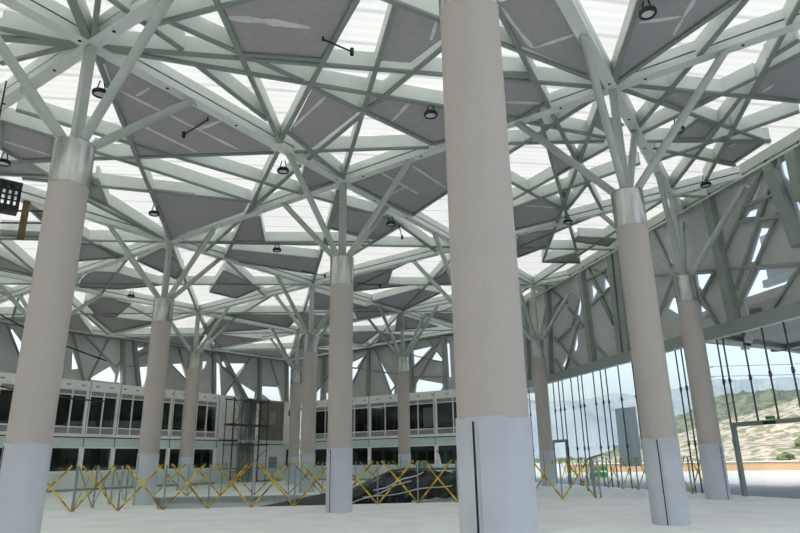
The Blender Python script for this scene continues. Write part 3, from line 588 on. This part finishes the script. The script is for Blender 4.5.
m = MB(); m.beam(wr(-23, 12.32, .08), wr(21, 12.32, .08), .74, .34, RN, M['steel_tube']); m.build('top_chord', wall_right)
m = MB(); m.tube(wr(-23, 11.72, .42), wr(21, 11.72, .42), .045, M['steel'], 8)
for k in range(-14, 14): m.tube(wr(k * 1.5, 11.72, .42), wr(k * 1.5, 12.0, .2), .025, M['black'], 6)
m.build('pipe_rail', wall_right)
m = MB(); m.beam(wr(-23, 6.05, .02), wr(21, 6.05, .02), .07, .16, RN, M['white']); m.build('cream_trim', wall_right)
def ztop_l(u): return roof_z(u, VT) + .1
ringL = [(-3, 6.3), (3.04, 6.3), (3.04, ztop_l(3)), (-3, ztop_l(-3))]
wall_left_upper = truss_wall('wall_left_upper', 'grey panelled truss wall above the left window front', wl, ringL, [shrink(h, -2.9, 3.0, 6.5, ztop_l(h[0][0]) - .25) for h in LH], LP, LT, .26, .11, lambda a: roof_z(a, VT) + .1, BU)
m = MB(); m.beam(wl(-3, ztop_l(-3) + .1, .05), wl(3.05, ztop_l(3.05) + .1, .05), .5, .3, BU, M['steel_dark']); m.build('top_chord', wall_left_upper)
ringB = [(-3.04, 6.3), (-.35, 6.3), (-.35, roof_z(3.05, -.35) + .1), (-3.04, roof_z(3.05, -3.04) + .1)]
wall_back_upper = truss_wall('wall_back_upper', 'grey panelled truss wall above the far window front', wb, ringB, [shrink(h, -3.0, -.4, 6.5, roof_z(3.05, h[0][0]) - .2) for h in BH], BP, BT, .26, .11, lambda a: roof_z(3.05, a) + .1, -AU)
m = MB(); m.beam(wb(-3.04, roof_z(3.05, -3.04) + .15, .05), wb(-.35, roof_z(3.05, -.35) + .15, .05), .5, .3, -AU, M['steel_dark']); m.build('top_chord', wall_back_upper)

# ------------------------------------------------------------------ glazed wall: panes, rods, doors
win = empty('window_glazed_wall', wr(0, 0), 'tall glazed wall along the right side of the hall', 'window', kind='structure')
DOORS = [(1.80, 6.2, 2.62), (-13.7, -11.9, 2.48)]
edges = [-22.5, -20.0, -17.5, -15.2, -13.7, -11.9, -10.3, -8.5, -6.63, -4.78, -2.9, -1.05, 1.80, 3.1, 4.6, 6.2, 8.5, 11, 14, 17, 20]
for a, b in zip(edges, edges[1:]):
    z0 = .03
    for d0, d1, dz in DOORS:
        if a >= d0 - .01 and b <= d1 + .01: z0 = dz + .1
    m = MB(); m.hexa([wr(a + .01, z0, -.1), wr(b - .01, z0, -.1), wr(b - .01, z0, -.115), wr(a + .01, z0, -.115)], [wr(a + .01, 6.02, -.1), wr(b - .01, 6.02, -.1), wr(b - .01, 6.02, -.115), wr(a + .01, 6.02, -.115)], M['wallglass'])
    m.build('pane', win)
m = MB(); m.hexa([wr(-6.62, 1.04, -.125), wr(-4.80, 1.06, -.125), wr(-4.80, 1.06, -.15), wr(-6.62, 1.04, -.15)], [wr(-6.55, 3.90, -.125), wr(-4.76, 3.87, -.125), wr(-4.76, 3.87, -.15), wr(-6.55, 3.90, -.15)], M['veil'])
fp = m.build('covered_pane', win); fp['label'] = 'grey film covered pane'
RODS = [-20.3, -19.6, -17.3, -16.6, -15.2, -12.99, -12.28, -11.77, -10.68, -9.86, -9.41, -8.13, -7.37, -6.84, -5.63, -4.35, -3.2, -2.4, -.97, -.57, 1.69, 2.03, 3.11, 4.08, 5.1, 7.2, 9.2, 11.5]
for s in RODS:
    z0 = 0
    for d0, d1, dz in DOORS:
        if d0 + .05 < s < d1 - .05: z0 = dz + .04
    m = MB(); m.tube(wr(s, z0, .0), wr(s, 6.08, .0), .034, M['rod'], 8)
    for z in (2.0, 4.3):
        if z > z0 + .3: m.tube(wr(s, z - .10, 0), wr(s, z + .10, 0), .055, M['rod'], 8); m.tube(wr(s, z + .0, 0), wr(s, z, -.1), .02, M['rod'], 6)
    m.build('tension_rod', win)
for k, (d0, d1, dz) in enumerate(DOORS):
    m = MB()
    for s in ((d0, d1) if k else (d0,)): m.box(wr(s, 0, 0), RD, RN, (.14, .16, dz), M['steel_dark'])
    m.beam(wr(d0 - .07, dz + .0, 0), wr(d1, dz + .0, 0), .16, .18, RN, M['steel_dark'])
    fr = m.build('door_%d' % (k + 1)); tag(fr, ['steel framed glass door opening in the glazed wall beside the nearest right column', 'far glass door frame in the glazed wall'][k], 'door', kind='structure')
    m = MB(); w = 1.15 if k == 0 else .8
    m.hexa([wr(d0 + .10, .02, .0), wr(d0 + w, .02, .0), wr(d0 + w, .02, -.02), wr(d0 + .10, .02, -.02)], [wr(d0 + .10, dz - .1, .0), wr(d0 + w, dz - .1, .0), wr(d0 + w, dz - .1, -.02), wr(d0 + .10, dz - .1, -.02)], M['glass']); m.build('door_leaf', fr)
    if k == 0:
        m = MB(); m.beam(wr(3.45, dz - .02, .10), wr(4.0, dz - .02, .10), .10, .06, RN, M['black']); m.build('closer', fr)
        m = MB(); m.box(wr(3.75, dz + .1, .05), RD, RN, (.35, .10, .10), M['green']); m.build('exit_box', fr)

# ------------------------------------------------------------------ outside: canopy, road, low wall, hills
m = MB()
hole = [V((15.2, 30.4, 7)), V((16.2, 30.2, 7)), V((17.5, 31.9, 7)), V((15.7, 31.4, 7))]
m.poly([[V((11.95, 30.0, 7)), V((30, 38.9, 7)), V((32, 14, 7)), V((15.2, 16.2, 7))], hole], V((0, 0, .35)), M['wallpanel'])
cn = m.build('roof_canopy'); tag(cn, 'grey canopy soffit outside above the glazed wall', 'canopy', kind='structure')
for a, b in [((13, 28), (22, 34)), ((14, 24), (18, 32.5)), ((20, 33.4), (24, 22)), ((15, 20), (26, 30))]:
    m = MB(); m.bar(V((*a, 7)), V((*b, 7)), .4, -.25, 0, M['steel_dark']); m.build('canopy_beam', cn)
for x, y in ((29, 37), (30.5, 17)):
    m = MB(); m.tube(V((x, y, -.02)), V((x, y, 7)), .2, M['steel'], 14); m.build('canopy_post', cn)
m = MB(); gx = [wx(-60) + .35, 700]
m.poly([[V((wx(-60) + .38, -60, -.04)), V((700, -60, -.04)), V((700, 700, -.04)), V((-400, 700, -.04)), V((-400, 62.05, -.04)), V((wx(62) + .38, 62.05, -.04))]], V((0, 0, -.3)), M['road'])
tag(m.build('ground_outside'), 'pale paved ground outside the glazed wall', 'ground', kind='structure')
m = MB(); m.bar(V((18, 73, -.05)), V((75, 60, -.05)), .5, 0, .85, M['brick']); lw = m.build('low_wall'); tag(lw, 'low orange-brown wall beyond the road outside the door', 'wall', kind='structure')
m = MB(); m.bar(V((18, 73, -.05)), V((75, 60, -.05)), .7, .85, .95, M['kerb']); m.build('coping', lw)
def hill(name, x0, x1, y0, y1, fn, m_, label, nx=90, ny=40):
    vs, fs = [], []
    for i in range(nx + 1):
        for j in range(ny + 1):
            x = x0 + (x1 - x0) * i / nx; y = y0 + (y1 - y0) * j / ny
            vs.append(V((x, y, fn(x, y, j / ny))))
    for i in range(nx):
        for j in range(ny):
            a = i * (ny + 1) + j; fs.append((a, a + ny + 1, a + ny + 2, a + 1))
    mb_ = MB(); mb_.add(vs, fs, m_, True); o = mb_.build(name); return tag(o, label, 'hill', kind='structure')
def sandy(x, y, t):
    g = max(0, min(1, (x - 62) / 60)); g2 = max(0, min(1, (x - 30) / 40))
    return -1 + (3 * g2 + 17 * g) * min(1, t * 1.3) ** .9 + 1.2 * noise.noise(V((x * .06, y * .06, 0))) + .4 * noise.noise(V((x * .3, y * .3, 2)))
hill('hill_sand', 28, 210, 92, 190, sandy, M['sand'], 'sandy slope dotted with bushes outside on the right')
def wooded(x, y, t):
    g = max(0, min(1, (x - 95) / 70))
    return -3 + (3 + 31 * g) * math.sin(min(1, t) * PI / 2) + 2.4 * noise.noise(V((x * .09, y * .09, 4))) + 1.3 * abs(noise.noise(V((x * .35, y * .35, 7)))) * 2
hill('hill_wooded', 40, 420, 200, 330, wooded, M['forest'], 'dark green wooded ridge behind the sandy slope', 200, 60)
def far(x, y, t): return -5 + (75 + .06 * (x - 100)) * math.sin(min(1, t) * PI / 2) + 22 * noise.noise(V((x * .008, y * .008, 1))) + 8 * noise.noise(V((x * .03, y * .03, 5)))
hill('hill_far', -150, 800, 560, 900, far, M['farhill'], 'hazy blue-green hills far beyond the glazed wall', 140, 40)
BUSH = [(64, 104, 1.6), (72, 110, 2.2), (83, 112, 1.8), (76, 122, 2.4), (90, 126, 2.6), (68, 116, 1.4), (97, 132, 2.8), (86, 101, 1.3), (61, 96, 1.1), (104, 140, 3.0)]
BL = ['round green bush at the foot of the sandy slope', 'wide green bush low on the sandy slope', 'green bush half way along the sandy slope', 'dark bush higher on the sandy slope', 'large bush on the upper right of the sandy slope',
      'small bush below the ridge on the left of the slope', 'big dark bush near the top of the slope', 'low bush behind the orange wall on the right', 'small bush near the left end of the orange wall', 'largest bush below the wooded ridge']
for (x, y, r), lab in zip(BUSH, BL):
    z = sandy(x, y, (y - 92) / 98)
    bm = bmesh.new(); bmesh.ops.create_icosphere(bm, subdivisions=3, radius=1)
    for v_ in bm.verts:
        k = 1 + .35 * noise.noise(v_.co * 2.3 + V((x, y, 0))) + .18 * noise.noise(v_.co * 6 + V((y, x, 0)))
        v_.co = V((v_.co.x * r * k, v_.co.y * r * k, max(-.3, v_.co.z) * r * .8 * k))
    me = bpy.data.meshes.new('bush'); bm.to_mesh(me); bm.free(); me.materials.append(M['bush'])
    b = bpy.data.objects.new('bush', me); b.location = (x, y, z + .1); C.objects.link(b); tag(b, lab, 'bush', 'bushes on the sandy slope')
# utility pole with wires
up = empty('utility_pole', V((56, 115, 0)), 'slender utility pole with crossarms far outside the glazed wall', 'pole')
m = MB(); m.tube(V((56, 115, -2)), V((56, 115, 18)), .22, M['rod'], 10, .2); m.build('pole', up)
for z in (15.2, 17.0):
    m = MB(); m.beam(V((54.8, 115, z)), V((57.2, 115, z)), .14, .14, V((0, 0, 1)), M['post']); m.build('crossarm', up)
for k, z in enumerate((15.3, 17.1)):
    m = MB(); m.path([V((56 + 60 * t / 12 - (0 if k else 0), 114.5 - 30 * t / 12, z - 3.2 * math.sin(PI * t / 12) * .5 + 1.5 * t / 12)) for t in range(13)], .05, M['rod'], 5)
    tag(m.build('power_line'), ['lower power line strung right from the utility pole', 'upper power line strung right from the utility pole'][k], 'power line', 'power lines')
m = MB(); c = V((15.9, 53.5, -.05)); m.box(c, V((1, 0, 0)), V((0, 1, 0)), (1.2, .8, .85), M['green']); gb = m.build('green_bin'); tag(gb, 'green bin with pale band outside the far glazing', 'bin')
m = MB(); m.box(c + V((0, -.02, .4)), V((1, 0, 0)), V((0, 1, 0)), (1.22, .8, .12), M['paper']); m.build('band', gb)
m = MB(); c = V((26.3, 39.0, -.05)); m.box(c, V((1, 0, 0)), V((0, 1, 0)), (.9, .7, .95), M['green']); gb = m.build('green_bin'); tag(gb, 'green bin outside the door at the right edge', 'bin')
m = MB(); m.box(c + V((0, 0, .95)), V((1, 0, 0)), V((0, 1, 0)), (.96, .76, .08), M['black']); m.build('lid', gb)

# ------------------------------------------------------------------ unseen plain walls, added to cut the light coming in from behind the viewer
m = MB(); m.bar(plan(-3.02, -2.72), plan(-.52, -2.72), .3, 0, 6.76, M['white']); m.bar(plan(-3.02, -3.05), plan(-.32, -3.05), .2, 6.3, 10.7, M['wallpanel'])
tag(m.build('wall_left_blocker'), 'unseen plain pale wall added to continue the left front towards the viewer', 'wall', kind='structure')
vr = uv_of(wr(19.5, 0)); m = MB(); m.bar(plan(-2.98, -3.0), plan(-2.98, vr[1] + .9), .3, 0, 10.2, M['wallpanel'])
tag(m.build('wall_rear_blocker'), 'unseen plain grey wall added behind the viewer', 'wall', kind='structure')
# ------------------------------------------------------------------ small things
rail_y = P(-9.2, 13.0)
cg = empty('lighting_crate', V((-8.75, 13.6, 8.1)), 'black slatted crate hanging at the left edge under the roof', 'crate')
cc = V((-9.93, 14.0, 7.5)); ax_, ay_ = V((.8, .6, 0)), V((-.6, .8, 0))
m = MB(); m.box(cc, ax_, ay_, (1.1, .5, .06), M['black']); m.box(cc + V((0, 0, .66)), ax_, ay_, (1.1, .5, .06), M['black'])
for k in range(9): m.box(cc + ax_ * (-.52 + .13 * k) - ay_ * .24, ax_, ay_, (.05, .03, .7), M['black']); m.box(cc + ax_ * (-.52 + .13 * k) + ay_ * .24, ax_, ay_, (.05, .03, .7), M['black'])
for k in range(5): m.box(cc + V((0, 0, .06 + .14 * k)) - ay_ * .24, ax_, ay_, (1.1, .03, .04), M['black'])
m.build('slatted_frame', cg)
m = MB()
for s_ in (-.45, -.2): m.tube(cc + ax_ * s_ + V((0, 0, .7)), cc + ax_ * s_ + V((0, 0, 3.5)), .02, M['black'], 6)
m.build('hanging_strap', cg)
pl = V((-9.05, 13.95, 6.66))
m = MB(); m.box(pl, V((.87, .5, 0)), V((-.5, .87, 0)), (.15, .05, 1.0), M['plank']); hp = m.build('hanging_plank'); tag(hp, 'upright timber plank tied to the rails beside the far left column', 'plank')
hr = empty('hanging_rail', V((-11, 13.9, 7.4)), 'pair of thin dark rails slung under the roof at the left edge', 'rail')
for k, (z0, z1) in enumerate(((7.50, 7.42), (7.22, 7.10))):
    m = MB(); m.tube(V((-12.5, 14.05, z0)), V((-8.3, 14.05, z1)), .022, M['black'], 8); m.build('rail_tube', hr)
m = MB()
for x in (-11.8, ): m.tube(V((x, 14.05, 7.1)), V((x, 14.05, 11.0)), .012, M['black'], 6)
m.build('sling_wire', hr)
for k, (a, b, lab) in enumerate([((-13.5, 17.2, 6.9), (-9.2, 19.4, 4.6), 'upper dark cable slanting down behind the far left column'), ((-13.5, 17.0, 4.4), (-9.0, 19.4, 3.35), 'lower dark cable slanting down behind the far left column')]):
    m = MB(); a, b = V(a), V(b); m.path([a.lerp(b, t / 10) - V((0, 0, .25 * math.sin(PI * t / 10))) for t in range(11)], .022, M['black'], 6)
    tag(m.build('hanging_cable'), lab, 'cable', 'hanging cables')

def figure(base, yaw, name, label):
    """standing person: one skin body, clothes as children"""
    o = empty(name, base, label, 'person')
    pts = {'pel': (0, 0, .95), 'sp': (0, 0, 1.15), 'ch': (0, .0, 1.34), 'nk': (0, .01, 1.49), 'hd': (0, .03, 1.60), 'tp': (0, .02, 1.70),
           'sl': (-.18, 0, 1.42), 'el': (-.24, .05, 1.14), 'wl': (-.17, .24, 1.05), 'sr': (.18, 0, 1.42), 'er': (.24, .05, 1.14), 'wr': (.17, .24, 1.05),
           'hl': (-.10, 0, .90), 'kl': (-.11, .02, .50), 'al': (-.11, 0, .08), 'fl': (-.12, .13, .03), 'hr': (.10, 0, .90), 'kr': (.11, .02, .50), 'ar': (.11, 0, .08), 'fr': (.12, .13, .03)}
    ed = [('pel', 'sp'), ('sp', 'ch'), ('ch', 'nk'), ('nk', 'hd'), ('hd', 'tp'), ('ch', 'sl'), ('sl', 'el'), ('el', 'wl'), ('ch', 'sr'), ('sr', 'er'), ('er', 'wr'), ('pel', 'hl'), ('hl', 'kl'), ('kl', 'al'), ('al', 'fl'), ('pel', 'hr'), ('hr', 'kr'), ('kr', 'ar'), ('ar', 'fr')]
    rad = {'pel': .14, 'sp': .13, 'ch': .15, 'nk': .06, 'hd': .10, 'tp': .07, 'sl': .065, 'sr': .065, 'el': .045, 'er': .045, 'wl': .035, 'wr': .035, 'hl': .10, 'hr': .10, 'kl': .065, 'kr': .065, 'al': .045, 'ar': .045, 'fl': .04, 'fr': .04}
    R = Matrix.Rotation(yaw, 3, 'Z')
    def skinned(nm, keys, grow, m):
        ks = [k for k in pts if k in keys]; me = bpy.data.meshes.new(nm)
        me.from_pydata([tuple(R @ V(pts[k])) for k in ks], [(ks.index(a), ks.index(b)) for a, b in ed if a in ks and b in ks], [])
        bm = bmesh.new(); bm.from_mesh(me); ly = bm.verts.layers.skin.verify()
        for k, v_ in zip(ks, bm.verts): v_[ly].radius = (rad[k] + grow,) * 2; v_[ly].use_root = k == 'pel'
        bm.to_mesh(me); bm.free()
        b = bpy.data.objects.new(nm, me); C.objects.link(b); b.parent = o
        b.modifiers.new('s', 'SKIN'); sd = b.modifiers.new('d', 'SUBSURF'); sd.levels = sd.render_levels = 2
        me.materials.append(m)
    skinned('body', set(pts), 0, M['skin'])
    skinned('shirt', {'pel', 'sp', 'ch', 'sl', 'sr', 'el', 'er'}, .022, M['red'])
    skinned('trousers', {'pel', 'hl', 'hr', 'kl', 'kr', 'al', 'ar'}, .02, M['jean'])
    m = MB(); c = base + R @ V((0, .0, 1.64)); m.lathe(c, [(.0, .125), (.06, .115), (.10, .07), (.112, .02), (.10, -.04)], M['hair'], 16); m.build('hair', o)
figure(front_pt('b', -16.94, 3.385, -1.0) , math.atan2(-AU.y, -AU.x) - PI / 2, 'person', 'person in a red top standing behind the upper windows of the far front')
def small(side, t, d, name, lab, cat, size, m_, z):
    m = MB(); m.box(front_pt(side, t, z, d), BU if side == 'b' else AU, AU, size, m_); return tag(m.build(name), lab, cat)
nb = small('b', -12.45, -.45, 'white_board', 'white board standing behind an upper window of the far front', 'board', (1.0, .05, 1.55), M['paper'], 4.0)
m = MB()
for k in (-.4, .4): m.tube(front_pt('b', -12.45 + k, 3.385, -.47), front_pt('b', -12.45 + k, 4.02, -.47), .025, M['post'], 6)
m.build('leg', nb)
ya = small('b', -18.7, -.9, 'yellow_case', 'yellow case on a stand behind the leftmost upper window of the far front', 'case', (.5, .4, .4), M['yellow'], 4.09)
m = MB(); m.box(front_pt('b', -18.7, 3.385, -.9), BU, AU, (.4, .3, .7), M['dark']); m.build('stand', ya)
yl = small('l', 14.1, -.5, 'yellow_drum', 'yellow drum behind an upper window of the left front', 'drum', (.45, .4, .9), M['yellow'], 3.385)
ob = small('l', 17.4, -.7, 'orange_chest', 'orange-brown chest behind the last upper window of the left front', 'chest', (.6, .4, .8), M['brick'], 3.385)
for o_, sd, t, z in ((yl, 'l', 14.1, 4.285), (ob, 'l', 17.4, 4.185)):
    m = MB(); m.box(front_pt(sd, t, z, -.5 if t < 15 else -.7), AU, BU, (.3, .3, .06), M['black']); m.build('lid', o_)
m = MB(); c = V((1.05, 38.2, 0)); m.lathe(c, [(.0, 0), (.30, 0), (.31, .1), (.31, 1.35), (.27, 1.45), (0, 1.45)], M['teal'], 20); tb = m.build('teal_drum'); tag(tb, 'tall teal drum beyond the far barrier before the far front', 'drum')
m = MB(); m.lathe(c, [(.315, .45), (.325, .48), (.315, .51)], M['black'], 20); m.lathe(c, [(.315, .95), (.325, .98), (.315, 1.01)], M['black'], 20); m.build('hoop', tb)
c = V((2.15, 40.5, 0)); uc = empty('folded_parasol', c, 'folded white cover with yellow tip beyond the far barrier', 'parasol')
m = MB(); m.lathe(c, [(.30, .75), (.26, 1.1), (.12, 1.75), (.05, 1.95), (0, 1.95)], M['paper'], 14); m.build('cover', uc)
m = MB(); m.lathe(c, [(.07, 1.92), (.05, 2.05), (0, 2.15)], M['yellow'], 12); m.build('tip', uc)
m = MB(); m.lathe(c, [(.30, 0), (.30, .06), (.03, .1), (.03, .8)], M['post'], 14); m.build('base', uc)

# ------------------------------------------------------------------ sky, sun, camera
w = bpy.data.worlds.new('sky'); bpy.context.scene.world = w; w.use_nodes = True
nt = w.node_tree; bg = nt.nodes['Background']
sky = nt.nodes.new('ShaderNodeTexSky'); sky.sky_type = 'NISHITA'; sky.sun_disc = False
sky.sun_elevation = math.radians(52); sky.sun_rotation = math.radians(250); sky.air_density = 1.0; sky.dust_density = 5.0; sky.ozone_density = 1.0
hs = nt.nodes.new('ShaderNodeHueSaturation'); hs.inputs['Saturation'].default_value = .75
nt.links.new(sky.outputs[0], hs.inputs['Color']); nt.links.new(hs.outputs[0], bg.inputs['Color']); bg.inputs['Strength'].default_value = .36
sl = bpy.data.lights.new('sun', 'SUN'); sl.energy = 1.9; sl.angle = math.radians(2); sl.color = (1, .97, .92)
so = bpy.data.objects.new('sun', sl); C.objects.link(so); so.location = (-30, -10, 60)
so.rotation_euler = V((.52, .22, -.90)).to_track_quat('-Z', 'Y').to_euler()

cam = bpy.data.cameras.new('camera'); co = bpy.data.objects.new('camera', cam); C.objects.link(co)
cam.sensor_width = 36; cam.lens = 36 * 622.72 / 800; cam.clip_end = 3000; cam.clip_start = .1
pit_, rol = .3027, .01627
ex = V((1, 0, 0)); fw = V((0, math.cos(pit_), math.sin(pit_))); u0 = V((0, -math.sin(pit_), math.cos(pit_)))
rt = ex * math.cos(rol) - u0 * math.sin(rol); upv = ex * math.sin(rol) + u0 * math.cos(rol)
co.matrix_world = Matrix(((rt.x, upv.x, -fw.x, 0), (rt.y, upv.y, -fw.y, 0), (rt.z, upv.z, -fw.z, CAMH), (0, 0, 0, 1)))
S = bpy.context.scene; S.camera = co
S.view_settings.view_transform = 'Standard'; S.view_settings.look = 'None'; S.view_settings.gamma = 1; S.view_settings.use_curve_mapping = False
S.view_settings.exposure = 0.22
S.render.engine = 'CYCLES'
S.cycles.max_bounces = 10; S.cycles.diffuse_bounces = 6; S.cycles.transparent_max_bounces = 16; S.cycles.use_denoising = True
S.cycles.caustics_reflective = False; S.cycles.caustics_refractive = False; S.cycles.sample_clamp_indirect = 8
for o in bpy.data.objects:
    if 'org' in o: del o['org']
